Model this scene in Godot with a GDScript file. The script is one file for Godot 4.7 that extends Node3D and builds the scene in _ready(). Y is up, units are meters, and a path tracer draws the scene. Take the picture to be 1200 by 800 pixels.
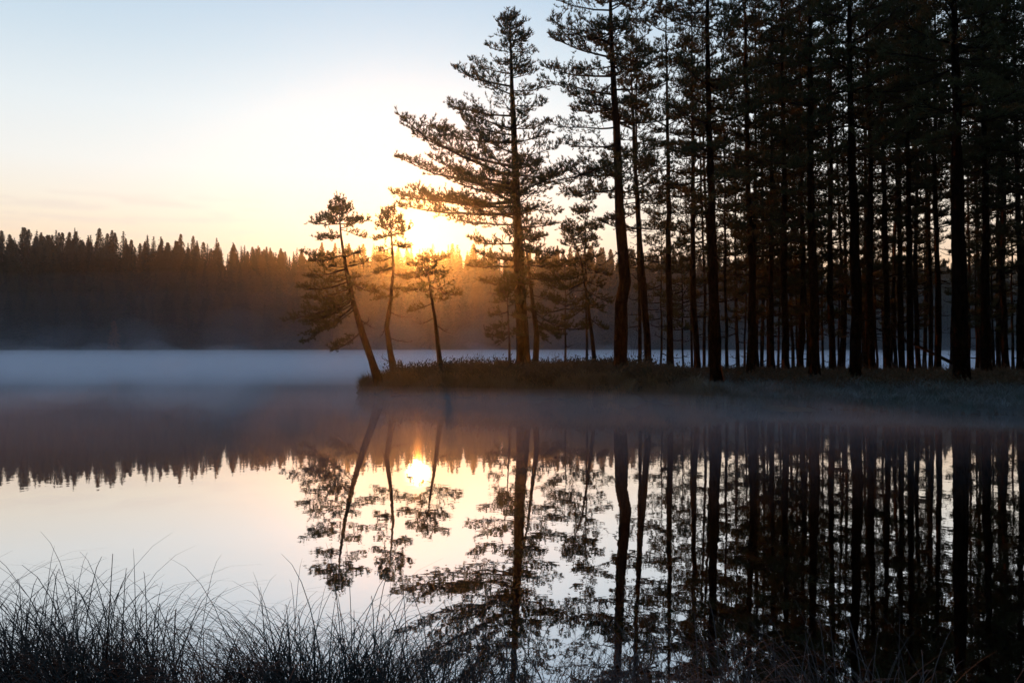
extends Node3D
# A misty lake at sunrise: a wooded spit of pines, a far forest, sedge on the near shore.
# Metres, y up. The camera stands on the near bank and looks along -z.

const FOCAL := 1000.0      # photograph pixels (1200 wide)
const HORIZON := 412.0
const EYE := 1.6

var rng := RandomNumberGenerator.new()
var noise := FastNoiseLite.new()
var mat := {}
var used_names := {}
var bough_mesh := {}
var sun_dir := Vector3(-0.11, 0.141, -1.0).normalized()

# ---------------------------------------------------------------- helpers
func at(px: float, py: float, d: float) -> Vector3:
	return Vector3((px - 600.0) / FOCAL * d, EYE + (HORIZON - py) / FOCAL * d, -d)

func numbered(called: String) -> String:
	if not used_names.has(called):
		used_names[called] = 0
		return called
	used_names[called] += 1
	return "%s_%03d" % [called, used_names[called]]

func tag(o: Node, label: String, category: String, group := "", kind := "") -> void:
	if label: o.set_meta("label", label)
	if category: o.set_meta("category", category)
	if group: o.set_meta("group", group)
	if kind: o.set_meta("kind", kind)

func thing(called: String, where: Vector3, label: String, category: String, group := "") -> Node3D:
	var o := Node3D.new()
	o.name = numbered(called)
	add_child(o)
	o.position = where
	tag(o, label, category, group)
	return o

func part(called: String, mesh: Mesh, m: Material, parent: Node) -> MeshInstance3D:
	var o := MeshInstance3D.new()
	o.name = called if parent != self else numbered(called)
	o.mesh = mesh
	o.material_override = m
	parent.add_child(o, true)
	return o

func r(a: float, b: float) -> float:
	return rng.randf_range(a, b)

func rand_dir() -> Vector3:
	return Vector3(rng.randfn(), rng.randfn(), rng.randfn()).normalized()

class Shape:
	var v := PackedVector3Array()
	var n := PackedVector3Array()
	var c := PackedColorArray()
	var f := PackedInt32Array()
	func tri(a: Vector3, b: Vector3, d: Vector3) -> void:
		var k := v.size()
		v.push_back(a); v.push_back(b); v.push_back(d)
		f.push_back(k); f.push_back(k + 1); f.push_back(k + 2)
	func mesh() -> ArrayMesh:
		var a := []
		a.resize(Mesh.ARRAY_MAX)
		a[Mesh.ARRAY_VERTEX] = v
		if n.size() == v.size(): a[Mesh.ARRAY_NORMAL] = n
		if c.size() == v.size(): a[Mesh.ARRAY_COLOR] = c
		a[Mesh.ARRAY_INDEX] = f
		var m := ArrayMesh.new()
		m.add_surface_from_arrays(Mesh.PRIMITIVE_TRIANGLES, a)
		return m

func tube(s: Shape, pts: Array, radii: Array, sides: int, rough := 0.0) -> void:
	var first := s.v.size()
	for i in pts.size():
		var a: Vector3 = pts[max(i - 1, 0)]
		var b: Vector3 = pts[min(i + 1, pts.size() - 1)]
		var t := (b - a).normalized()
		var u := t.cross(Vector3(0.3, 0.1, 1.0)).normalized()
		var w := t.cross(u)
		for k in sides:
			var g := TAU * k / sides
			var d := u * cos(g) + w * sin(g)
			var q: float = radii[i]
			if rough > 0.0:
				q *= 1.0 + rough * rng.randf_range(-1, 1)
			s.v.push_back(pts[i] + d * q)
			s.n.push_back(d)
	for i in pts.size() - 1:
		for k in sides:
			var p := first + i * sides + k
			var q := first + i * sides + (k + 1) % sides
			s.f.append_array(PackedInt32Array([p, q, p + sides, q, q + sides, p + sides]))

# ---------------------------------------------------------------- materials
func noise_texture(freq: float, size: int, normal := false, strength := 4.0, octaves := 4, ramp: Gradient = null, seed_ := 1) -> NoiseTexture2D:
	var f := FastNoiseLite.new()
	f.seed = seed_
	f.frequency = freq
	f.fractal_octaves = octaves
	var t := NoiseTexture2D.new()
	t.width = size; t.height = size
	t.seamless = true
	t.noise = f
	t.as_normal_map = normal
	t.bump_strength = strength
	if ramp: t.color_ramp = ramp
	return t

func ramp(cols: Array) -> Gradient:
	var g := Gradient.new()
	var o := PackedFloat32Array(); var c := PackedColorArray()
	for i in cols.size():
		o.push_back(float(i) / (cols.size() - 1)); c.push_back(cols[i].linear_to_srgb())
	g.offsets = o; g.colors = c
	return g

func plain(col: Color, rough: float) -> StandardMaterial3D:
	var m := StandardMaterial3D.new()
	m.albedo_color = col.linear_to_srgb()
	m.roughness = rough
	m.metallic_specular = 0.15
	return m

func make_materials() -> void:
	var bark := plain(Color(1, 1, 1), 0.9)
	bark.albedo_texture = noise_texture(0.02, 256, false, 4, 5, ramp([Color(0.022, 0.017, 0.014), Color(0.055, 0.040, 0.031), Color(0.12, 0.078, 0.052)]), 3)
	bark.uv1_triplanar = true
	bark.uv1_scale = Vector3(1.3, 0.35, 1.3)
	bark.normal_enabled = true
	bark.normal_texture = noise_texture(0.03, 256, true, 10, 4, null, 4)
	bark.normal_scale = 1.2
	mat.bark = bark
	mat.twig = plain(Color(0.045, 0.033, 0.026), 0.9)
	mat.needles = plain(Color(0.026, 0.036, 0.016), 0.8)
	mat.needles.backlight_enabled = true
	mat.needles.backlight = Color(0.24, 0.21, 0.10)
	mat.spruce = plain(Color(0.022, 0.034, 0.016), 0.8)
	mat.autumn = plain(Color(0.17, 0.085, 0.03), 0.9)
	var g := plain(Color(1, 1, 1), 0.85)
	g.vertex_color_use_as_albedo = true
	g.backlight_enabled = true
	g.backlight = Color(0.3, 0.28, 0.2)
	mat.grass = g
	var sedge := plain(Color(0.024, 0.027, 0.024), 0.95)
	mat.sedge = sedge
	mat.straw = plain(Color(0.050, 0.044, 0.040), 0.8)
	var soil := plain(Color(1, 1, 1), 1.0)
	soil.albedo_texture = noise_texture(0.02, 256, false, 4, 5, ramp([Color(0.025, 0.020, 0.014), Color(0.055, 0.045, 0.028), Color(0.075, 0.070, 0.035)]), 8)
	soil.uv1_triplanar = true
	soil.uv1_world_triplanar = true
	soil.uv1_scale = Vector3.ONE * 0.35
	mat.soil = soil
	# still lake water: a dark mirror with faint ripples
	var w := StandardMaterial3D.new()
	w.albedo_color = Color(0.60, 0.62, 0.66).linear_to_srgb()
	w.metallic = 1.0
	w.roughness = 0.012
	w.normal_enabled = true
	w.normal_texture = noise_texture(0.022, 512, true, 8, 3, null, 12)
	w.normal_scale = 0.0048
	w.uv1_triplanar = true
	w.uv1_world_triplanar = true
	w.uv1_scale = Vector3(0.42, 0.42, 0.30)
	mat.water = w

# ---------------------------------------------------------------- camera, sky, sun
func sky_color(d: Vector3) -> Color:
	var el := rad_to_deg(asin(clampf(d.y, -1, 1)))
	var stops := [[0.0, 1.05, 0.62, 0.36], [5.0, 1.02, 0.70, 0.44], [8.5, 0.97, 0.86, 0.70], [11.5, 0.91, 0.91, 0.87], [15.0, 0.80, 0.87, 0.90], [19.0, 0.62, 0.75, 0.85], [24.0, 0.44, 0.61, 0.79], [40.0, 0.24, 0.40, 0.66], [90.0, 0.14, 0.26, 0.50]]
	var c := Vector3.ZERO
	for i in stops.size() - 1:
		if el <= stops[i + 1][0]:
			var t: float = clampf((el - stops[i][0]) / (stops[i + 1][0] - stops[i][0]), 0, 1)
			c = Vector3(stops[i][1], stops[i][2], stops[i][3]).lerp(Vector3(stops[i + 1][1], stops[i + 1][2], stops[i + 1][3]), t)
			break
	# the sky is brightest on the sun's side and turns to dusky blue opposite
	var flat := Vector2(d.x, d.z)
	var side := 0.5
	if flat.length() > 0.001:
		side = 0.5 + 0.5 * flat.normalized().dot(Vector2(sun_dir.x, sun_dir.z).normalized())
	var high := smoothstep(20.0, 70.0, el)
	side = lerpf(side, 0.6, high)
	c = Vector3(0.18, 0.23, 0.35).lerp(c, smoothstep(0.0, 0.95, side)) if el < 30.0 else (c * lerpf(0.75, 1.0, side)).lerp(c, high)
	# thin streaks of cloud low over the trees
	if el < 12.0 and el > 3.0:
		var az := rad_to_deg(atan2(d.x, -d.z))
		var n := noise.get_noise_2d(az * 2.2, el * 42.0)
		var band := smoothstep(0.05, 0.35, n) * smoothstep(3.0, 6.0, el) * (1.0 - smoothstep(8.8, 10.5, el))
		c = c.lerp(Vector3(0.80, 0.68, 0.62), band * 0.35)
	# glow of the air round the sun
	var ang := rad_to_deg(acos(clampf(d.dot(sun_dir), -1, 1)))
	c += Vector3(1.0, 0.92, 0.72) * 0.20 * exp(-ang * ang / 220.0)
	c = c.lerp(Vector3(1.0, 0.74, 0.34), 0.7 * exp(-ang / 2.4))
	c += Vector3(1.0, 0.66, 0.20) * 0.35 * exp(-ang / 1.6)
	c += Vector3(1.0, 0.82, 0.45) * 22.0 * exp(-ang * ang / 0.22)
	return Color(c.x, c.y, c.z)

func make_sky_and_camera() -> void:
	var cam := Camera3D.new()
	cam.name = "camera"
	cam.fov = rad_to_deg(2.0 * atan(400.0 / FOCAL))
	cam.position = Vector3(0, EYE, 0)
	cam.rotation.x = atan((HORIZON - 400.0) / FOCAL)
	cam.near = 0.1
	cam.far = 3000.0
	cam.current = true
	add_child(cam)

	var w := 2048
	var h := 1024
	noise.seed = 5
	noise.frequency = 0.05
	var data := PackedFloat32Array()
	data.resize(w * h * 3)
	var k := 0
	for y in h:
		var v := (y + 0.5) / h * PI
		if y > h / 2 + 4:
			for x in w:
				data[k] = 0.05; data[k + 1] = 0.06; data[k + 2] = 0.08
				k += 3
			continue
		for x in w:
			var u := (x + 0.5) / w * TAU      # the picture's left edge looks along -z
			var c := sky_color(Vector3(sin(u) * sin(v), cos(v), -cos(u) * sin(v)))
			data[k] = c.r; data[k + 1] = c.g; data[k + 2] = c.b
			k += 3
	var img := Image.create_from_data(w, h, false, Image.FORMAT_RGBF, data.to_byte_array())
	var pano := PanoramaSkyMaterial.new()
	pano.panorama = ImageTexture.create_from_image(img)
	var sky := Sky.new()
	sky.sky_material = pano
	var env := Environment.new()
	env.background_mode = Environment.BG_SKY
	env.sky = sky
	env.tonemap_mode = Environment.TONE_MAPPER_LINEAR
	env.tonemap_exposure = 1.0
	env.sdfgi_enabled = true
	env.ssao_enabled = true
	env.ssil_enabled = true
	env.volumetric_fog_enabled = true      # damp morning air that scatters light forwards
	env.volumetric_fog_density = 0.00024
	env.volumetric_fog_anisotropy = 0.93
	env.volumetric_fog_albedo = Color(0.90, 0.95, 1.0)
	var we := WorldEnvironment.new()
	we.name = "environment"
	we.environment = env
	add_child(we)

	var sun := DirectionalLight3D.new()
	sun.name = "sun"
	sun.light_color = Color(1.0, 0.58, 0.24)
	sun.light_energy = 1.4
	sun.light_angular_distance = 0.5
	sun.shadow_enabled = true
	add_child(sun)
	sun.look_at_from_position(Vector3.ZERO, -sun_dir)

# ---------------------------------------------------------------- land and water
var shore := PackedVector2Array()   # the spit's waterline as (x, distance)

func shore_distance(x: float, d: float) -> float:
	var p := Vector2(x, d)
	var best := 1e9
	for i in shore.size():
		var q := Geometry2D.get_closest_point_to_segment(p, shore[i], shore[(i + 1) % shore.size()])
		best = minf(best, p.distance_squared_to(q))
	best = sqrt(best)
	return best if Geometry2D.is_point_in_polygon(p, shore) else -best

func land_height(x: float, d: float) -> float:
	var s := shore_distance(x, d) + 0.9 * noise.get_noise_2d(x * 14.0, d * 14.0)
	if s < 0.0:
		return -0.7 * smoothstep(0.0, 1.6, -s) - 0.01
	var steep := 0.50 * smoothstep(-0.1, 0.9, s) + 0.08 * smoothstep(1, 5, s)
	var gentle := 0.05 * smoothstep(0, 0.3, s) + 0.38 * smoothstep(0.5, 8.0, s)
	return lerpf(steep, gentle, smoothstep(4.5, 8.5, x)) + (0.22 * noise.get_noise_2d(x * 14.0, d * 14.0) + 0.08 * noise.get_noise_2d(x * 40.0, d * 40.0)) * smoothstep(0.1, 1.5, s)

func grid_mesh(x0: float, x1: float, nx: int, d0: float, d1: float, nd: int, height: Callable) -> ArrayMesh:
	var st := SurfaceTool.new()
	st.begin(Mesh.PRIMITIVE_TRIANGLES)
	for j in nd + 1:
		var d := lerpf(d0, d1, float(j) / nd)
		for i in nx + 1:
			var x := lerpf(x0, x1, float(i) / nx)
			st.add_vertex(Vector3(x, height.call(x, d), -d))
	for j in nd:
		for i in nx:
			var p := j * (nx + 1) + i
			for q in [p, p + nx + 1, p + 1, p + 1, p + nx + 1, p + nx + 2]:
				st.add_index(q)
	st.generate_normals()
	return st.commit()

func hill_height(x: float, d: float) -> float:
	var e := d + 2.5 * noise.get_noise_2d(x * 0.6, 3.0)
	var rise := lerpf(18.5, 13.5, smoothstep(-110.0, 10.0, x))
	return -0.6 + 1.0 * smoothstep(160.5, 164.0, e) + rise * smoothstep(164.0, 204.0, e) + 1.5 * noise.get_noise_2d(x * 0.9, d * 0.9) * smoothstep(170.0, 190.0, e)

func bank_height(x: float, d: float) -> float:
	var edge := 3.75 + 0.5 * noise.get_noise_2d(x * 10.0, 7.0) - 0.10 * absf(x)
	return 0.30 * smoothstep(0.0, 0.9, edge - d) - 0.5 * smoothstep(0.0, 1.0, d - edge) + 0.03 * noise.get_noise_2d(x * 30.0, d * 30.0)

func make_land() -> void:
	shore = PackedVector2Array([
		Vector2(-6.0, 33.6), Vector2(-5.5, 32.2), Vector2(-3.6, 31.0), Vector2(-1.2, 29.6), Vector2(1.2, 28.7), Vector2(3.4, 28.0), Vector2(4.9, 27.2), Vector2(5.6, 25.6), Vector2(6.8, 24.4), Vector2(9.0, 23.2), Vector2(12.5, 21.4), Vector2(18.0, 19.4), Vector2(28.0, 16.4), Vector2(44.0, 13.0), Vector2(70.0, 10.0),
		Vector2(74.0, 66.0), Vector2(46.0, 62.0), Vector2(28.0, 58.0), Vector2(14.0, 51.0), Vector2(6.0, 44.5), Vector2(0.0, 39.5), Vector2(-3.8, 36.2)])
	var spit := part("ground", grid_mesh(-8, 72, 220, 12, 66, 150, land_height), mat.soil, self)
	tag(spit, "low wooded spit of land reaching into the lake", "", "", "structure")
	var hill := part("hill", grid_mesh(-300, 300, 150, 158, 330, 70, hill_height), mat.soil, self)
	tag(hill, "wooded rise on the far shore of the lake", "", "", "structure")
	var bank := part("shore", grid_mesh(-40, 40, 200, -30, 5.2, 90, bank_height), mat.soil, self)
	tag(bank, "near bank of the lake under the sedge", "", "", "structure")
	var pm := PlaneMesh.new()
	pm.size = Vector2(620, 420)
	var water := part("water", pm, mat.water, self)
	tag(water, "still lake water mirroring sky and pines", "", "", "structure")
	water.position = Vector3(0, 0, -135)

# ---------------------------------------------------------------- pine boughs
func tuft(s: Shape, p: Vector3, dir: Vector3, size: float, count: int) -> void:
	for k in count:
		var d := (dir + rand_dir() * 0.75).normalized()
		var w := d.cross(rand_dir()).normalized() * size * 0.088
		var q := p - dir * rng.randf() * size * 0.5
		s.tri(q - w, q + w, q + d * size * r(0.75, 1.15))

func make_bough(length: float, seed_: int, bare: bool) -> Array:
	rng.seed = seed_
	var wood := Shape.new()
	var leaf := Shape.new()
	var n := 9
	var pts := [Vector3.ZERO]
	var rad := []
	var yaw := 0.0
	var r0 := 0.011 * length + 0.008
	var dirs := []
	var sag := r(-0.26, 0.06)
	var lift := r(0.10, 0.48)
	for i in n:
		var t := (i + 1.0) / n
		yaw += r(-0.16, 0.16)
		var pitch := lerpf(sag, lift, t * t) + r(-0.10, 0.10)
		var d := Vector3(cos(pitch) * cos(yaw), sin(pitch), cos(pitch) * sin(yaw))
		dirs.push_back(d)
		pts.push_back(pts[i] + d * length / n)
	for i in n + 1:
		rad.push_back(r0 * pow(1.0 - float(i) / n, 0.8) + 0.004)
	tube(wood, pts, rad, 4)
	var sgn := 1.0
	var s := length * (0.18 if not bare else 0.3)
	while s < length:
		var f := s / length * n
		var i := mini(int(f), n - 1)
		var p: Vector3 = pts[i].lerp(pts[i + 1], f - i)
		var d: Vector3 = dirs[i]
		sgn = -sgn
		var out := d.cross(Vector3.UP).normalized() * sgn
		var a := r(0.65, 1.15)
		var sd := (d * cos(a) + out * sin(a) + Vector3.UP * r(-0.08, 0.30)).normalized()
		var sl := minf(1.15, (length - s) * 0.50 + 0.16) * r(0.55, 1.15)
		if bare:
			sl *= 0.8
		# a side shoot with its own twigs
		var sp := [p]
		var sr := [0.010]
		var cur := sd
		for k in 3:
			cur = (cur + Vector3(r(-0.2, 0.2), r(-0.05, 0.22), r(-0.2, 0.2))).normalized()
			sp.push_back(sp[k] + cur * sl / 3.0)
			sr.push_back(0.008 - 0.0016 * k)
		tube(wood, sp, sr, 3)
		var q := 0.25
		while q < 1.0:
			var j := mini(int(q * 3.0), 2)
			var b: Vector3 = sp[j].lerp(sp[j + 1], q * 3.0 - j)
			var td := (cur * r(0.3, 1.0) + rand_dir() * 0.75 + Vector3.UP * 0.25).normalized()
			var tl := r(0.08, 0.26)
			tube(wood, [b, b + td * tl], [0.006, 0.003], 3)
			if not bare:
				var up := (td * 0.6 + Vector3.UP * r(0.3, 0.9)).normalized()
				tuft(leaf, b + td * tl, up, r(0.09, 0.14), 11)
				tuft(leaf, b + td * tl * 0.6, up, r(0.08, 0.12), 7)
			q += 0.11 / maxf(sl, 0.25) * r(0.8, 1.6)
		if not bare:
			tuft(leaf, sp[3], (cur + Vector3.UP * 0.5).normalized(), 0.14, 12)
			tuft(leaf, sp[2], (cur + Vector3.UP * 0.5).normalized(), 0.11, 8)
		s += r(0.06, 0.125) if not bare else r(0.14, 0.35)
	if not bare:
		tuft(leaf, pts[n], (dirs[n - 1] + Vector3.UP * 0.3).normalized(), 0.15, 14)
		tuft(leaf, pts[n - 1], (dirs[n - 1] + Vector3.UP * 0.3).normalized(), 0.13, 10)
	return [wood.mesh(), leaf.mesh() if not bare else null]

const CLASSES := [0.4, 0.7, 1.2, 2.0, 3.2, 4.8]

func make_boughs() -> void:
	for c in CLASSES.size():
		for k in 6:
			bough_mesh["%d_%d" % [c, k]] = make_bough(CLASSES[c], 100 + c * 10 + k, false)
			bough_mesh["bare_%d_%d" % [c, k]] = make_bough(CLASSES[c], 500 + c * 10 + k, true)

func add_bough(tree: Node3D, base: Vector3, dir: Vector3, length: float, bare: bool) -> void:
	var c := 0
	var best := 1e9
	for i in CLASSES.size():
		var e: float = absf(log(length / CLASSES[i]))
		if e < best:
			best = e; c = i
	var kind: Array = bough_mesh[("bare_" if bare else "") + "%d_%d" % [c, rng.randi() % 6]]
	var o := part("dead_branch" if bare else "branch", kind[0], mat.twig, tree)
	var x := dir.normalized()
	var z := x.cross(Vector3.UP).normalized()
	var y := z.cross(x)
	var roll := r(-0.35, 0.35)
	var b := Basis(x, y * cos(roll) + z * sin(roll), z * cos(roll) - y * sin(roll))
	var k: float = length / CLASSES[c]
	o.transform = Transform3D(b.scaled_local(Vector3.ONE * k), base)
	if not bare:
		part("needles", kind[1], mat.needles, o)

# A pine whose stem follows points of the photograph (pixels) at one distance; "boughs" are [height on stem, tip x, tip y, bare] in the same pixels.
func make_pine(called: String, label: String, group: String, d: float, stem: Array, width: float, top_y: float) -> Dictionary:
	var base_px: Array = stem[0]
	var x0: float = (base_px[0] - 600.0) / FOCAL * d
	var base := Vector3(x0, land_height(x0, d) - 0.05, -d)
	var t := thing(called, base, label, "tree", group)
	var pts := [Vector3(0, -0.15, 0), Vector3.ZERO]
	for i in range(1, stem.size()):
		pts.push_back(at(stem[i][0], stem[i][1], d) - base)
	if stem[-1][1] > top_y:
		var last := at(stem[-1][0], stem[-1][1], d) - base
		var prev := at(stem[-2][0], stem[-2][1], d) - base
		var rise := EYE + (HORIZON - top_y) / FOCAL * d - base.y - last.y
		var slope := (last.x - prev.x) / maxf(last.y - prev.y, 0.1) * 0.6
		pts.push_back(last + Vector3(slope * rise, rise, 0))
	# finer points along the stem with slight wandering
	var fine := [pts[0]]
	for i in pts.size() - 1:
		var seg: int = maxi(1, int(pts[i].distance_to(pts[i + 1]) / 0.8))
		for k in range(1, seg + 1):
			var p: Vector3 = pts[i].lerp(pts[i + 1], float(k) / seg)
			if k < seg: p += Vector3(r(-0.025, 0.025), 0, r(-0.06, 0.06))
			fine.push_back(p)
	var height: float = fine[-1].y
	var r0 := width / FOCAL * d * 0.5
	var rad := []
	for p in fine:
		var h: float = clampf(p.y / height, 0, 1)
		rad.push_back(r0 * (pow(1.0 - h, 0.85) * 0.96 + 0.04) * (1.0 + 0.35 * exp(-maxf(p.y, 0.0) / 0.25)) * r(0.94, 1.06))
	var s := Shape.new()
	tube(s, fine, rad, 11 if width > 6 else 7, 0.08)
	part("trunk", s.mesh(), mat.bark, t)
	return {"node": t, "pts": fine, "height": height, "base": base, "d": d, "r0": r0}

func stem_at(pine: Dictionary, h: float) -> Vector3:
	var pts: Array = pine.pts
	for i in pts.size() - 1:
		if pts[i + 1].y >= h:
			var t: float = clampf((h - pts[i].y) / maxf(pts[i + 1].y - pts[i].y, 0.01), 0, 1)
			return pts[i].lerp(pts[i + 1], t)
	return pts[-1]

func aimed_boughs(pine: Dictionary, list: Array) -> void:
	for b in list:
		var h: float = at(600, b[0], pine.d).y - pine.base.y
		var p := stem_at(pine, h)
		var tip: Vector3 = at(b[1], b[2], pine.d) - pine.base
		var v: Vector3 = tip - p
		var side := Vector2(v.x, 0).length()
		var z := side * r(-0.45, 0.45)
		var bare: bool = b.size() > 3
		add_bough(pine.node, p, Vector3(v.x, v.y, z), v.length() * 0.99, bare)
		if not bare and rng.randf() < 0.45:      # a shorter bough of the same whorl, turned out of the picture plane
			var turn := r(0.7, 2.4) * (1.0 if rng.randf() < 0.5 else -1.0)
			add_bough(pine.node, p, Vector3(v.x, v.y, 0).rotated(Vector3.UP, turn), v.length() * r(0.5, 0.8), false)
	var yaw := 0.0
	for k in 8:
		yaw += 2.4
		var down := 0.06 + 0.13 * k
		add_bough(pine.node, stem_at(pine, pine.height - down), Vector3(cos(yaw), lerpf(1.6, 0.35, k / 7.0) + r(-0.2, 0.2), sin(yaw)), lerpf(0.28, 0.85, k / 7.0) * r(0.7, 1.15), false)

# boughs all round the stem: crown from crown_h to the top with the radius reach
func crown_boughs(pine: Dictionary, crown_h: float, reach: float, spacing: float, per: int, dead_from: float, front_only := false) -> void:
	var h: float = crown_h
	var top: float = pine.height
	var yaw := r(0, TAU)
	while h < top - 0.1:
		var t := (h - crown_h) / (top - crown_h)
		var rr := reach * pow(1.0 - t, 0.55) * lerpf(0.65, 1.0, smoothstep(0.0, 0.25, t)) + 0.3
		for k in per:
			yaw += TAU / per + r(-0.5, 0.5)
			var el := lerpf(-0.10, 0.55, t) + r(-0.28, 0.25)
			var hh := h + r(-0.2, 0.2)
			add_bough(pine.node, stem_at(pine, hh), Vector3(cos(yaw), tan(el), sin(yaw)), rr * r(0.6, 1.15), false)
		h += spacing * lerpf(1.0, 0.6, t) * r(0.8, 1.2)
		yaw += 0.7
	add_bough(pine.node, stem_at(pine, top - 0.25), Vector3(r(-0.1, 0.1), 1, 0.1), 0.7, false)
	h = dead_from
	while h < crown_h:
		yaw += r(1.5, 3.0)
		add_bough(pine.node, stem_at(pine, h), Vector3(cos(yaw), r(-0.35, 0.2), sin(yaw)), r(0.5, 1.5), true)
		h += r(0.3, 0.8)

func make_spit_trees() -> void:
	# the four pines on the tip
	rng.seed = 11
	var p := make_pine("pine_tree", "small pine leaning out over the water at the tip of the spit", "", 32.6, [[445, 440], [425, 392], [413, 352], [404, 310], [399, 275], [397, 248]], 10.0, 237)
	aimed_boughs(p, [[250, 374, 262], [247, 386, 240], [250, 414, 246], [262, 436, 266], [262, 364, 266], [268, 430, 274], [258, 380, 250], [256, 420, 256], [242, 398, 232], [246, 408, 240], [275, 372, 280], [300, 352, 300], [298, 362, 308], [315, 360, 324], [312, 436, 312], [330, 350, 342], [338, 356, 356], [345, 345, 374], [350, 334, 386], [358, 340, 402], [352, 362, 388], [362, 372, 394], [388, 388, 412], [330, 446, 344], [382, 434, 372, 1], [372, 440, 385, 1], [356, 376, 372], [325, 376, 330]])
	p = make_pine("pine_tree", "thin crooked pine on the tip beside the leaning one", "", 33.2, [[464, 440], [457, 412], [453, 383], [458, 350], [461, 310], [458, 275]], 8.0, 246)
	aimed_boughs(p, [[262, 440, 264], [258, 472, 262], [275, 438, 280], [285, 480, 290], [300, 440, 306], [320, 482, 326], [345, 440, 352], [252, 462, 242], [256, 450, 248], [290, 445, 292], [312, 436, 320], [335, 478, 342], [395, 486, 405, 1], [378, 444, 398, 1], [424, 446, 420, 1], [365, 484, 372, 1], [270, 470, 276]])
	p = make_pine("pine_tree", "slim straight pine alone in the middle of the tip", "", 33.0, [[517, 438], [512, 395], [505, 345], [502, 322]], 7.0, 300)
	aimed_boughs(p, [[306, 530, 300], [312, 478, 310], [320, 472, 326], [335, 542, 346], [355, 480, 366], [318, 526, 322], [345, 524, 352], [380, 530, 392, 1], [372, 492, 384, 1], [330, 480, 340]])
	p = make_pine("pine_tree", "tall open pine with long boughs spreading towards the sunrise", "", 33.0, [[614, 441], [612, 380], [608, 300], [605, 220], [602, 140], [599, 70], [598, 40]], 16.5, 16)
	aimed_boughs(p, [[38, 580, 25], [60, 568, 48], [85, 545, 70], [100, 527, 78], [110, 545, 92], [135, 518, 112], [150, 520, 128], [165, 494, 134], [158, 540, 136], [180, 530, 152], [205, 449, 160], [196, 482, 160], [214, 500, 186], [222, 457, 204], [226, 520, 204], [236, 436, 222], [240, 480, 226], [250, 452, 240], [256, 530, 246], [262, 520, 264], [285, 540, 290], [300, 556, 296], [312, 545, 304], [330, 560, 332],
		[32, 612, 26], [46, 622, 40], [58, 628, 60], [74, 626, 72], [90, 632, 86], [105, 638, 104], [122, 642, 120], [150, 650, 140], [165, 646, 160], [182, 660, 170], [205, 668, 205], [225, 692, 178], [240, 660, 250], [265, 650, 264], [290, 660, 302], [322, 655, 332], [280, 640, 276], [30, 590, 18], [26, 604, 14],
		[345, 640, 352, 1], [338, 570, 350, 1], [372, 634, 368, 1]])
	for k in 16:
		var h := r(5.0, 13.0)
		var yaw := r(-0.5, 0.5) + (PI / 2 if k % 2 else -PI / 2)
		add_bough(p.node, stem_at(p, h), Vector3(cos(yaw), r(-0.05, 0.3), sin(yaw)), lerpf(2.4, 0.9, (h - 5.0) / 8.0), false)
	p = make_pine("young_pine", "young pine sapling tucked against the tall open pine", "", 32.2, [[597, 441], [597, 400], [595, 360]], 3.6, 328)
	aimed_boughs(p, [[340, 582, 342], [352, 577, 356], [365, 574, 370], [378, 568, 386], [388, 572, 396], [350, 612, 350], [368, 616, 374], [384, 612, 394], [338, 604, 336], [394, 584, 402]])
	p = make_pine("pine_tree", "short crooked pine with low bushy boughs behind the tall open one", "", 34.2, [[626, 438], [629, 392], [623, 345], [619, 305], [613, 275]], 8.0, 258)
	aimed_boughs(p, [[268, 590, 272], [278, 642, 276], [300, 586, 306], [310, 656, 312], [330, 592, 336], [345, 652, 352], [365, 664, 386], [372, 656, 396], [358, 600, 370], [290, 634, 290], [320, 646, 330], [340, 604, 350], [380, 640, 400], [262, 622, 258]])
	p = make_pine("pine_tree", "thin bent pine with a wide ragged crown before the mist", "", 36.0, [[698, 436], [694, 395], [688, 345], [681, 305], [672, 280]], 6.0, 262)
	aimed_boughs(p, [[300, 640, 312], [290, 655, 286], [285, 700, 280], [310, 716, 322], [330, 650, 342], [340, 720, 352], [358, 660, 372], [372, 716, 388], [282, 660, 268], [278, 690, 262], [320, 660, 326], [326, 708, 336], [352, 706, 366]])
	p = make_pine("pine_tree", "pencil thin pine stem close beside the bent one", "", 37.0, [[688, 436], [687, 350], [686, 290]], 3.4, 215)
	crown_boughs(p, 5.0, 1.0, 0.5, 3, 2.5)
	p = make_pine("pine_tree", "stout kinked pine with boughs sweeping left over the sapling", "", 31.0, [[728, 444], [728, 385], [728, 355], [733, 330], [728, 270], [724, 180], [719, 80], [716, 0]], 17.0, -70)
	aimed_boughs(p, [[-60, 700, -75], [-40, 680, -50], [-20, 660, -30], [10, 634, 2], [30, 645, 18], [48, 640, 32], [66, 640, 55], [88, 630, 66], [110, 627, 92], [128, 652, 110], [148, 640, 150], [170, 655, 172], [188, 622, 216], [205, 660, 206], [220, 640, 240], [-30, 760, -40], [0, 780, -10], [24, 790, 12], [60, 798, 60], [84, 770, 70], [104, 790, 98], [142, 800, 150], [172, 798, 196], [226, 800, 206, 1], [250, 690, 262], [262, 770, 270, 1], [290, 700, 318, 1], [240, 780, 232, 1], [120, 680, 126], [76, 676, 82], [38, 690, 40], [196, 690, 200]])
	for k in 22:
		var h := r(6.5, 15.0)
		var yaw := r(-0.6, 0.6) + (PI / 2 if k % 2 else -PI / 2)
		add_bough(p.node, stem_at(p, h), Vector3(cos(yaw), r(-0.05, 0.3), sin(yaw)), r(1.2, 2.6), false)
	# the stand behind: [foot x, x higher up (at y 200), distance, width, top y, height where the crown begins, reach]
	rng.seed = 77
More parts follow.
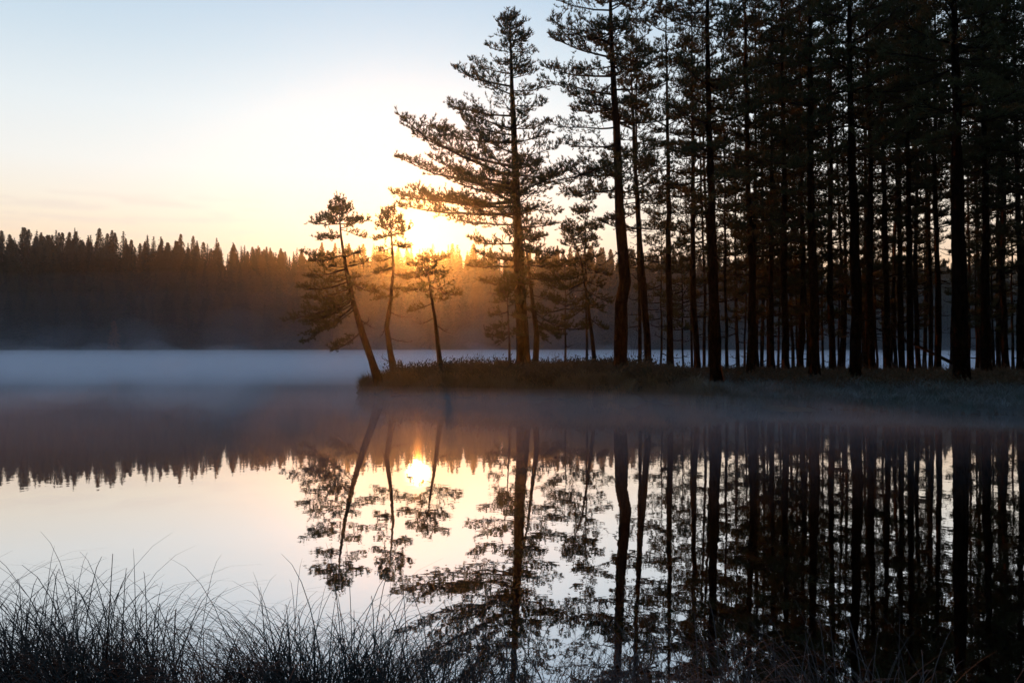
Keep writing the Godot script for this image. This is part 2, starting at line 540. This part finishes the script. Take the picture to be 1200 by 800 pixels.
	var stand := [
		[750, 746, 39.0, 5.0, -20, 8.0, 1.6], [761, 745, 34.0, 9.0, 40, 8.0, 1.9], [786, 784, 35.0, 8.5, -10, 7.0, 2.0], [811, 812, 44.0, 3.2, 90, 7.5, 1.3], [818, 813, 36.0, 8.0, -30, 8.0, 2.0], [825, 822, 42.0, 4.2, 20, 8.0, 1.6], [832, 826, 40.0, 5.0, -10, 9.0, 1.7], [841, 833, 29.5, 13.5, -120, 8.0, 2.6], [852, 850, 38.0, 4.2, 30, 7.0, 1.5],
		[880, 877, 33.0, 10.0, -90, 8.5, 2.2], [888, 886, 37.0, 5.5, -40, 9.0, 1.9], [893, 894, 45.0, 4.5, 0, 9.0, 1.8], [906, 905, 36.0, 7.0, -60, 8.5, 2.0], [922, 920, 34.0, 9.0, -80, 8.0, 2.2], [930, 931, 46.0, 4.0, 0, 9.0, 1.6], [938, 940, 38.0, 7.5, -60, 9.0, 2.0], [955, 951, 30.5, 12.0, -120, 8.0, 2.5], [947, 948, 47.0, 4.5, -10, 9.0, 1.8], [977, 975, 36.0, 8.0, -70, 8.5, 2.0], [988, 990, 44.0, 4.5, -10, 9.0, 1.7],
		[1002, 1000, 29.0, 14.0, -130, 8.0, 2.6], [1015, 1016, 43.0, 5.0, -20, 9.0, 1.8], [1023, 1022, 34.0, 9.0, -80, 8.5, 2.1], [1040, 1037, 36.0, 8.0, -70, 8.5, 2.0], [1050, 1052, 45.0, 4.8, -10, 9.5, 1.7], [1058, 1055, 38.0, 7.5, -60, 9.0, 2.0], [1067, 1066, 33.0, 8.5, -90, 8.5, 2.1], [1077, 1076, 41.0, 6.0, -30, 9.0, 1.8], [1091, 1086, 44.0, 5.0, -20, 9.0, 1.7], [1099, 1097, 37.0, 8.0, -60, 9.0, 2.0],
		[1127, 1124, 27.5, 19.0, -150, 8.0, 2.8], [1150, 1146, 46.0, 4.6, -20, 9.0, 1.8], [1157, 1157, 33.0, 11.0, -90, 8.0, 2.3], [1170, 1172, 43.0, 5.5, -30, 9.0, 1.8], [1180, 1178, 36.0, 8.0, -70, 8.0, 2.1], [1195, 1194, 34.0, 9.0, -80, 8.0, 2.2], [1215, 1212, 32.0, 11.0, -100, 8.0, 2.4], [1240, 1240, 37.0, 8.0, -60, 7.0, 2.2], [1270, 1268, 34.0, 9.0, -80, 7.0, 2.3], [1310, 1305, 31.0, 12.0, -110, 7.0, 2.6]]
	for k in 20:
		var px := 868.0 + 17.5 * k + r(-6, 6)
		stand.push_back([px, px + r(-4, 4), r(43, 54), r(3.4, 5.0), r(-30, 40), r(11.5, 13.5), r(1.3, 1.8)])
	for a in stand:
		var label := "slender dark pine stem in the dense stand on the wooded bank"
		var group := "slender pines of the dense stand"
		if a[3] >= 18.0:
			label = "thickest pine trunk of the dense stand, with pale gaps beside it"; group = ""
		elif a[0] < 845 and a[3] >= 12.0:
			label = "thick slightly bent pine at the open edge of the stand"; group = ""
		elif a[3] >= 12.0:
			label = "thick dark pine trunk at the front of the dense stand"; group = "thick pines at the front of the stand"
		elif a[0] < 860:
			label = "straight slim pine at the open edge of the stand" if a[3] > 6.0 else "wiry thin pine at the open edge of the stand"
			group = "slim pines at the open edge of the stand" if a[3] > 6.0 else "wiry pines at the open edge of the stand"
		elif a[3] < 5.2:
			label = "pole thin pine stem deep inside the dense stand"; group = "pole thin pines deep in the stand"
		elif a[3] > 8.2:
			label = "sturdy dark pine trunk among thinner stems of the stand"; group = "sturdy pines of the dense stand"
		p = make_pine("pine_tree", label, group, a[2], [[a[0], 437], [lerpf(a[0], a[1], 0.4) + r(-4, 4), 340], [a[1], 200], [a[1] + r(-4, 2), 60]] if a[4] < 20 else [[a[0], 437], [lerpf(a[0], a[1], 0.4) + r(-4, 4), 340], [a[1], 200]], a[3], a[4])
		var low: float = a[5] + r(-3.6, 0.6)
		crown_boughs(p, low, a[6] * r(0.85, 1.15), r(0.85, 1.2) * (0.72 if a[0] > 1040 else 1.0), 3, r(1.8, 3.0))
	# young pines under the stand
	var young := [[866, 43.0, 190, 3.2], [900, 40.0, 240, 3.2], [935, 44.0, 170, 3.5], [965, 41.0, 250, 3.2], [1008, 46.0, 200, 3.5], [1045, 48.0, 230, 3.2], [1085, 49.0, 215, 3.2], [1145, 42.0, 190, 3.6], [1188, 45.0, 200, 3.5], [872, 38.0, 270, 3.0], [886, 44.0, 225, 3.2], [912, 46.0, 205, 3.2], [921, 39.0, 285, 3.0], [948, 40.0, 262, 3.0], [982, 43.0, 225, 3.2], [1028, 44.0, 245, 3.0], [1066, 46.0, 238, 3.0], [1165, 40.0, 235, 3.2], [775, 45.0, 235, 3.0], [800, 41.0, 285, 3.0], [662, 37.0, 318, 3.0]]
	for a in young:
		p = make_pine("young_pine", "young pine growing in the shade under the tall stand", "young pines under the stand", a[1], [[a[0], 437], [a[0] + r(-3, 3), (437 + a[2]) / 2.0]], a[3], a[2])
		crown_boughs(p, p.height * r(0.25, 0.5), r(1.1, 1.7), 0.6, 3, 0.8)

# ---------------------------------------------------------------- far forest
func clump(s: Shape, p: Vector3, size: float, droop: float) -> void:
	for k in 3:
		var d := rand_dir()
		d.y = d.y * 0.6 - droop
		d = d.normalized()
		var w := d.cross(rand_dir()).normalized() * size * 0.38
		s.tri(p - d * size * 0.4 - w, p - d * size * 0.2 + w, p + d * size * 0.7)

func far_tree_meshes(kind: int, seed_: int) -> Array:
	rng.seed = seed_
	var wood := Shape.new()
	var crown := Shape.new()
	var h := 20.0
	tube(wood, [Vector3(0, -0.6, 0), Vector3(r(-0.1, 0.1), h * 0.5, r(-0.1, 0.1)), Vector3(0, h * 0.97, 0)], [0.24, 0.16, 0.03], 6)
	if kind == 0:      # spruce: tiers of drooping boughs
		var y := 1.5
		while y < h:
			var t := y / h
			var rr := 3.3 * pow(1.0 - t, 0.9) + 0.16
			var n := int(4 + 9 * (1.0 - t))
			var yaw := r(0, TAU)
			for k in n:
				yaw += TAU / n + r(-0.25, 0.25)
				var reach := rr * r(0.65, 1.15)
				var q := 0.15
				while q < reach:
					clump(crown, Vector3(cos(yaw) * q, y - q * 0.28 + r(-0.15, 0.15), sin(yaw) * q), r(0.45, 0.75) * lerpf(1.0, 0.6, t), 0.25)
					q += 0.34
			y += lerpf(0.75, 0.38, t)
	else:              # pine or birch: rounded, broken crown high on the stem
		var lean := r(0, TAU)
		var taper := r(0.5, 0.95)
		var bumps := r(15, 30)
		for m in 1250:
			var t := pow(rng.randf(), 1.15)
			var yaw := r(0, TAU)
			var lobe := 0.62 + 0.38 * sin(yaw * 3.0 + t * 9.0 + lean) * sin(t * bumps + yaw)
			var rr := 3.3 * pow(1.0 - t, taper) * smoothstep(-0.25, 0.3, t) * lobe + 0.08
			var q := rr * pow(rng.randf(), 0.4)
			clump(crown, Vector3(cos(yaw) * q, lerpf(h * 0.14, h, t) + q * 0.12, sin(yaw) * q), r(0.38, 0.7) * lerpf(1.0, 0.7, t), 0.0)
	return [wood.mesh(), crown.mesh()]

func skyline(x: float) -> float:
	var s := [[-300, 262], [0, 266], [100, 269], [200, 275], [300, 283], [360, 287], [490, 284], [600, 288], [700, 289], [800, 293], [1000, 300], [1200, 304], [1500, 306]]
	for i in s.size() - 1:
		if x <= s[i + 1][0]:
			return lerpf(s[i][1], s[i + 1][1], clampf((x - s[i][0]) / float(s[i + 1][0] - s[i][0]), 0, 1))
	return 306.0

func make_far_forest() -> void:
	var protos := []
	for k in 4:
		protos.push_back([far_tree_meshes(0, 900 + k), mat.spruce, "spruce_tree", "dark spruce", "spruces of the far forest"])
	for k in 4:
		protos.push_back([far_tree_meshes(1, 950 + k), mat.needles, "forest_pine", "round topped pine", "pines of the far forest"])
	rng.seed = 31
	# the trees that stand out along the skyline and the waterline, one by one
	var rows := [[166.0, 0.0, 6.0], [198.0, 0.975, 2.7], [204.0, 0.995, 2.5]]
	for row in rows:
		var x: float = -0.74 * row[0]
		while x < 0.74 * row[0]:
			var d: float = row[0] + r(-2.5, 2.5)
			var px := 600.0 + x / d * FOCAL
			var g := hill_height(x, d)
			var top: float = EYE + (HORIZON - skyline(px)) / FOCAL * d * row[1] + r(-1.9, 0.9) if row[1] > 0.0 else g + r(8, 14)
			var k: Array = protos[rng.randi() % 8]
			var scale_: float = clampf((top - g) / 20.0, 0.32, 0.9)
			var t := thing(k[2], Vector3(x, g, -d), ("%s on the crest of the far forest skyline" if row[1] > 0.0 else "%s at the misty foot of the far forest") % k[3], "tree", k[4] + (" skyline" if row[1] > 0.0 else " edge"))
			part("trunk", k[0][0], mat.bark, t)
			part("crown", k[0][1], k[1], t)
			t.scale = Vector3(scale_ * r(0.9, 1.6), scale_, scale_ * r(0.9, 1.6))
			t.rotation.y = r(0, TAU)
			x += row[2] * r(0.5, 1.4)
	# the rest of the wooded slope reads as one mass
	var places := [[], [], [], [], [], [], [], []]
	var tints := [[], [], [], [], [], [], [], []]
	for k in 1500:
		var d := r(165.0, 216.0)
		var x := r(-0.80, 0.80) * d
		var which := rng.randi() % 8
		var px := 600.0 + x / d * FOCAL
		var g := hill_height(x, d)
		var room: float = EYE + (HORIZON - skyline(px)) / FOCAL * d * r(0.86, 0.95) - g
		var h: float = clampf(r(9.0, 15.0), 5.0, maxf(room, 6.0)) / 20.0
		places[which].push_back(Transform3D(Basis(Vector3.UP, r(0, TAU)).scaled(Vector3(h * r(1.0, 1.6), h, h * r(1.0, 1.6))), Vector3(x, g, -d)))
		tints[which].push_back(Color(1, 1, 1))
	for k in 8:
		scatter("forest", "dark wooded slope beyond the misty lake", "forest", protos[k][0][1], protos[k][1], places[k], tints[k])
	var birch := far_tree_meshes(1, 977)
	var q := at(133, 405, 163.5)
	var b := thing("birch_tree", Vector3(q.x, hill_height(q.x, 163.5), -163.5), "small rust coloured autumn tree at the foot of the far forest", "tree")
	part("trunk", birch[0], mat.bark, b)
	part("crown", birch[1], mat.autumn, b)
	b.scale = Vector3(0.62, 0.36, 0.62)

# ---------------------------------------------------------------- ground cover on the spit
func blade_tuft(seed_: int, count: int, height: float, spread: float, width: float, bend: float) -> ArrayMesh:
	rng.seed = seed_
	var s := Shape.new()
	for k in count:
		var yaw := r(0, TAU)
		var out := Vector3(cos(yaw), 0, sin(yaw))
		var p := out * spread * rng.randf()
		var h := height * r(0.5, 1.15)
		var b := bend * r(0.3, 1.2)
		var w := Vector3(-out.z, 0, out.x).rotated(Vector3.UP, r(-0.8, 0.8)) * width
		var m := p + Vector3.UP * h * 0.6 + out * h * b * 0.3
		var e := p + Vector3.UP * h * r(0.75, 1.0) + out * h * b
		s.tri(p - w, p + w, m + w * 0.7); s.tri(p - w, m + w * 0.7, m - w * 0.7); s.tri(m - w * 0.7, m + w * 0.7, e)
	return s.mesh()

func shrub(seed_: int) -> ArrayMesh:
	rng.seed = seed_
	var s := Shape.new()
	for k in 16:
		var d := (Vector3.UP + rand_dir() * 0.7).normalized()
		var h := r(0.2, 0.5)
		var w := d.cross(rand_dir()).normalized() * 0.005
		s.tri(-w, w, d * h)
		for m in 9:
			var p := d * h * r(0.3, 1.0)
			var e := (d + rand_dir()).normalized()
			var v := e.cross(rand_dir()).normalized() * r(0.010, 0.02)
			s.tri(p - v, p + v, p + e * r(0.03, 0.06))
	return s.mesh()

func scatter(called: String, label: String, category: String, mesh: Mesh, m: Material, places: Array, colors: Array) -> void:
	var mm := MultiMesh.new()
	mm.transform_format = MultiMesh.TRANSFORM_3D
	mm.use_colors = true
	mm.mesh = mesh
	mm.instance_count = places.size()
	for i in places.size():
		mm.set_instance_transform(i, places[i])
		mm.set_instance_color(i, colors[i])
	var o := MultiMeshInstance3D.new()
	o.name = numbered(called)
	o.multimesh = mm
	o.material_override = m
	add_child(o)
	tag(o, label, category, "", "stuff")

func make_ground_cover() -> void:
	var meshes := [blade_tuft(1, 26, 0.44, 0.12, 0.006, 0.9), blade_tuft(2, 24, 0.34, 0.14, 0.006, 1.1), shrub(3), shrub(4)]
	var places := [[], [], [], []]
	var colors := [[], [], [], []]
	rng.seed = 41
	var tries := 0
	while tries < 42000:
		tries += 1
		var x := r(-6.2, 24.0) if rng.randf() < 0.85 else r(24.0, 40.0)
		var front := lerpf(34.0, 15.0, clampf((x + 6.0) / 40.0, 0, 1))
		var d := front + r(-4.0, 15.0)
		var s := shore_distance(x, d)
		if s < -0.05: continue
		var right := smoothstep(4.0, 8.0, x)
		var keep := lerpf(1.0, 0.30, smoothstep(1.0, 4.0, s)) if right < 0.5 else lerpf(1.0, 0.5, smoothstep(8.0, 11.0, s))
		if rng.randf() > keep: continue
		var h := land_height(x, d)
		if h < -0.02: continue
		var high := rng.randf() < (0.55 * smoothstep(0.6, 1.6, s) if right < 0.5 else 0.85 * smoothstep(3.5, 6.0, s))
		var k := (rng.randi() % 2) + (2 if high else 0)
		var sc := r(0.7, 1.35) * (lerpf(1.0, 0.75, smoothstep(0.0, 6.0, 6.0 - s)) if right > 0.5 and not high else 1.0)
		if high and right < 0.5: sc *= r(0.9, 1.7)
		places[k].push_back(Transform3D(Basis(Vector3.UP, r(0, TAU)).scaled(Vector3(sc * 1.1, sc, sc * 1.1)), Vector3(x, h - 0.03, -d)))
		var c: Color
		if high:
			c = Color(0.085, 0.055, 0.032).lerp(Color(0.045, 0.040, 0.020), rng.randf())
		else:
			var dry := Color(0.20, 0.125, 0.060).lerp(Color(0.12, 0.080, 0.035), rng.randf())
			var patch := smoothstep(-0.25, 0.35, noise.get_noise_2d(x * 12.0, d * 20.0))
			var frost := Color(0.055, 0.085, 0.070).lerp(Color(0.15, 0.175, 0.18), rng.randf() * rng.randf() * 0.5 + patch * 0.5)
			c = dry.lerp(frost, clampf(right + r(-0.2, 0.2), 0, 1))
		colors[k].push_back(c)
	var names := [["grass", "dry overhanging grass along the bank of the spit", "grass"], ["grass", "shorter matted grass on the bank of the spit", "grass"], ["heather", "low heather growing under the pines", "heather"], ["heather", "low leafy bilberry growing under the pines", "shrubs"]]
	for k in 4:
		scatter(names[k][0], names[k][1], names[k][2], meshes[k], mat.grass, places[k], colors[k])
	# bare saplings against the mist
	rng.seed = 45
	for a in [[548, 33.6, 24], [566, 34.0, 30], [584, 33.0, 26], [652, 34.5, 30], [668, 35.0, 38], [738, 35.0, 44], [708, 36.0, 26], [632, 34.0, 22], [486, 33.2, 20]]:
		var d: float = a[1]
		var x: float = (a[0] - 600.0) / FOCAL * d
		var s := Shape.new()
		var hh: float = a[2] / FOCAL * d
		for k in 4:
			var p := Vector3(r(-0.08, 0.08), 0, r(-0.08, 0.08))
			var e := p + Vector3(r(-0.35, 0.35), hh * r(0.7, 1.1), r(-0.3, 0.3))
			tube(s, [p, p.lerp(e, 0.5) + rand_dir() * 0.04, e], [0.009, 0.006, 0.003], 3)
			for m in 6:
				var b := p.lerp(e, r(0.35, 0.95))
				tube(s, [b, b + (Vector3.UP + rand_dir() * 1.1) * r(0.08, 0.2)], [0.004, 0.002], 3)
		var t := thing("bare_sapling", Vector3(x, land_height(x, d), -d), "leafless little sapling standing in the heather before the mist", "sapling", "bare saplings on the spit")
		part("stem", s.mesh(), mat.twig, t)
	# a dead trunk leaning between the pines, and a broken stub
	var s2 := Shape.new()
	var a2 := at(1026, 384, 40.0)
	var b2 := at(1122, 428, 38.5)
	tube(s2, [a2 - b2, (a2 - b2) * 0.5 + Vector3(0, 0.06, 0), Vector3.ZERO, Vector3(0.25, -0.14, 0.05)], [0.03, 0.06, 0.085, 0.09], 7, 0.08)
	var lt := thing("fallen_trunk", b2, "thin dead trunk fallen at a slant between the pines", "dead tree")
	part("trunk", s2.mesh(), mat.bark, lt)
	rng.seed = 46
	for k in 7:
		add_bough(lt, (a2 - b2) * r(0.0, 0.7), Vector3(r(-1, 1), r(-0.2, 0.8), r(-1, 1)), r(0.5, 1.0), true)
	var s3 := Shape.new()
	tube(s3, [Vector3.ZERO, Vector3(-0.25, 0.13, 0), Vector3(-0.50, 0.30, 0.05)], [0.06, 0.05, 0.03], 7, 0.1)
	var q := at(812, 436, 35.5)
	var ls := thing("broken_branch", Vector3(q.x, land_height(q.x, 35.5) + 0.12, q.z), "short broken branch poking out of the heather", "branch")
	part("wood", s3.mesh(), mat.bark, ls)

func make_driftwood() -> void:
	rng.seed = 52
	for a in [[472, 463.5, 0.9, 0.03], [793, 470.0, 1.5, 0.06]]:
		var d: float = EYE * FOCAL / (a[1] - HORIZON)
		var x: float = (a[0] - 600.0) / FOCAL * d
		var s := Shape.new()
		var h: float = a[2] * 0.5
		tube(s, [Vector3(-h, 0.0, r(-0.1, 0.1)), Vector3(-h * 0.3, 0.015, 0.03), Vector3(h * 0.4, 0.02, -0.02), Vector3(h, 0.06, r(-0.1, 0.1))], [a[3] * 0.5, a[3], a[3] * 0.8, a[3] * 0.3], 7, 0.1)
		var t := thing("driftwood", Vector3(x, 0.01, -d), ["pale thin stick floating off the tip of the spit", "dark waterlogged branch lying where the bank turns"][[472, 793].find(a[0])], "driftwood")
		part("wood", s.mesh(), mat.straw if a[0] == 472 else mat.twig, t)

# ---------------------------------------------------------------- sedge on the near shore
func blade(s: Shape, p: Vector3, yaw: float, length: float, lean: float, curl: float, width: float) -> Vector3:
	var out := Vector3(cos(yaw), 0, sin(yaw))
	var side := Vector3(-out.z, 0, out.x)
	var n := 8
	var a := lean
	var q := p
	var prev := s.v.size()
	for i in n + 1:
		var t := float(i) / n
		var w := side * width * (1.0 - t * t * 0.8)
		var lift := (Vector3.UP * sin(a) + out * cos(a)) * width * 0.5
		s.v.push_back(q - w); s.v.push_back(q + w)
		if i < n:
			q += (out * sin(a) + Vector3.UP * cos(a)) * length / n
			a += curl / n * (0.4 + 1.6 * t)
	for i in n:
		var k := prev + i * 2
		s.f.append_array(PackedInt32Array([k, k + 1, k + 2, k + 1, k + 3, k + 2]))
	return q

func make_sedge() -> void:
	# [x pixel, distance, blades, length, material, spread]
	var spots := []
	for a in [[-40, 3.25, 210, 0.98], [30, 3.4, 230, 1.0], [95, 3.2, 220, 0.98], [150, 3.5, 210, 0.92], [205, 3.3, 200, 0.90], [262, 3.45, 210, 0.86], [318, 3.25, 260, 0.92], [362, 3.4, 270, 0.92], [415, 3.3, 230, 0.88], [470, 3.4, 150, 0.78], [525, 3.3, 110, 0.66]]:
		spots.push_back([a[0], a[1], a[2], a[3], "sedge"])
	for a in [[590, 3.3, 60, 0.60], [650, 3.35, 70, 0.60], [705, 3.4, 90, 0.66], [765, 3.3, 90, 0.62], [830, 3.4, 120, 0.66], [890, 3.3, 120, 0.68], [950, 3.4, 90, 0.62], [1010, 3.3, 60, 0.60], [1070, 3.35, 40, 0.58]]:
		spots.push_back([a[0], a[1], a[2], a[3], "straw"])
	rng.seed = 61
	for a in spots:
		var d: float = a[1]
		var x: float = (a[0] - 600.0) / FOCAL * d
		var dark: bool = a[4] == "sedge"
		var y := bank_height(x, d) - 0.03
		var t := thing("sedge_tussock" if dark else "grass_tuft", Vector3(x, y, -d), "dark arching sedge tussock on the near shore" if dark else "low frosted straw coloured grass tuft at the near waterline", "grass", "sedge tussocks on the near shore" if dark else "straw tufts on the near shore")
		var s := Shape.new()
		var bias := r(-0.5, 0.5) + (PI if rng.randf() < 0.5 else 0.0)
		for k in int(a[2] * (2.0 if dark else 1.5)):
			var p := Vector3(rng.randfn() * 0.10, 0, rng.randfn() * 0.09)
			var yaw := bias + rng.randfn() * 1.1
			blade(s, p, yaw, a[3] * r(0.45, 1.08), r(0.02, 0.65), r(1.3, 4.0) if dark else r(0.6, 2.4), r(0.0015, 0.0028))
		var m := part("blades", s.mesh(), mat[a[4]], t)
		m.set_meta("kind", "stuff")
		for k in (12 if dark else 3):
			var b := Shape.new()
			blade(b, Vector3(r(-0.1, 0.1), 0, r(-0.1, 0.1)), bias + rng.randfn() * 0.8, a[3] * r(0.85, 1.25), r(0.08, 0.6), r(1.2, 3.2), r(0.0020, 0.0030))
			part("blade", b.mesh(), mat[a[4]], t)
	# one tall upright stem
	var q := at(124, 800, 3.3)
	var e := at(133, 648, 3.3)
	var s := Shape.new()
	var base := Vector3(q.x, bank_height(q.x, 3.3), -3.3)
	tube(s, [Vector3.ZERO, (e - base) * 0.5 + Vector3(-0.006, 0, 0), e - base], [0.0035, 0.003, 0.0012], 5)
	var t := thing("reed_stem", base, "single tall upright stem rising above the sedge", "reed")
	part("stem", s.mesh(), mat.sedge, t)

# ---------------------------------------------------------------- mist
func mist(where: Vector3, size: Vector3, density: float, label: String, group := "") -> FogVolume:
	var f := FogVolume.new()
	f.name = numbered("mist")
	f.shape = RenderingServer.FOG_VOLUME_SHAPE_ELLIPSOID
	f.size = size
	var m := FogMaterial.new()
	m.density = density
	m.albedo = Color(0.93, 0.96, 1.0)
	f.material = m
	add_child(f)
	f.position = where
	tag(f, label, "mist", group, "stuff")
	return f

func make_mist() -> void:
	for k in 3:
		mist(Vector3(-20 + 6 * k, 0.02, -124 + 3 * k), Vector3(440 + 30 * k, 1.2 + 1.3 * k, 104 + 8 * k), 0.0085, "thin sheet of mist lying over the far half of the lake", "sheets of mist on the lake")
	for k in 2:
		mist(Vector3(-20 + 6 * k, 0.02, -106), Vector3(420, 1.6 + 2.0 * k, 156), 0.0042, "faint veil of mist over the open water", "faint veils of mist on the water")
	for k in 5:
		mist(Vector3(-10, 0.02, -160), Vector3(560, 5.0 + 7.0 * k, 40 + 14 * k), 0.0005, "pale mist rising before the far forest", "mist before the far forest")
	for k in 3:
		mist(Vector3(7 + 2 * k, 0.02, -25 - 0.5 * k), Vector3(38 - 6 * k, 0.5 + 0.45 * k, 8.0 + 2.5 * k), 0.003, "low mist on the water below the wooded bank", "mist below the bank")
	for k in 3:
		mist(Vector3(-10 + k, 0.02, -19.5 - 0.5 * k), Vector3(54 - 9 * k, 0.6 + 0.4 * k, 25 - 4 * k), 0.0062, "soft low mist on the water off the tip of the spit", "low mist off the tip")
	rng.seed = 73
	for k in 44:
		var x := -118.0 + 4.6 * k + r(-5, 5)
		var w := mist(Vector3(x, r(0.0, 3.0), -r(138, 157)), Vector3(r(5, 15), r(5, 15), r(4, 8)), r(0.003, 0.0075), "wisp of mist curling up before the far forest", "wisps of mist before the far forest")
		w.rotation.z = r(-0.7, 0.7)
	rng.seed = 71
	for k in 60:
		var d := r(34, 135)
		var x := r(-0.66, 0.25 if d > 60.0 else -0.12) * d
		var w := mist(Vector3(x, r(0.0, 0.6), -d), Vector3(r(2.5, 8) * d / 60.0, r(1.4, 4.4), r(3, 8)), r(0.008, 0.022), "small drifting wisp of mist over the open lake", "wisps of mist over the lake")
		w.rotation = Vector3(0, r(0, PI), r(-0.4, 0.4))

func _ready() -> void:
	make_materials()
	make_sky_and_camera()
	make_land()
	make_far_forest()
	make_boughs()
	make_spit_trees()
	make_ground_cover()
	make_driftwood()
	make_sedge()
	make_mist()
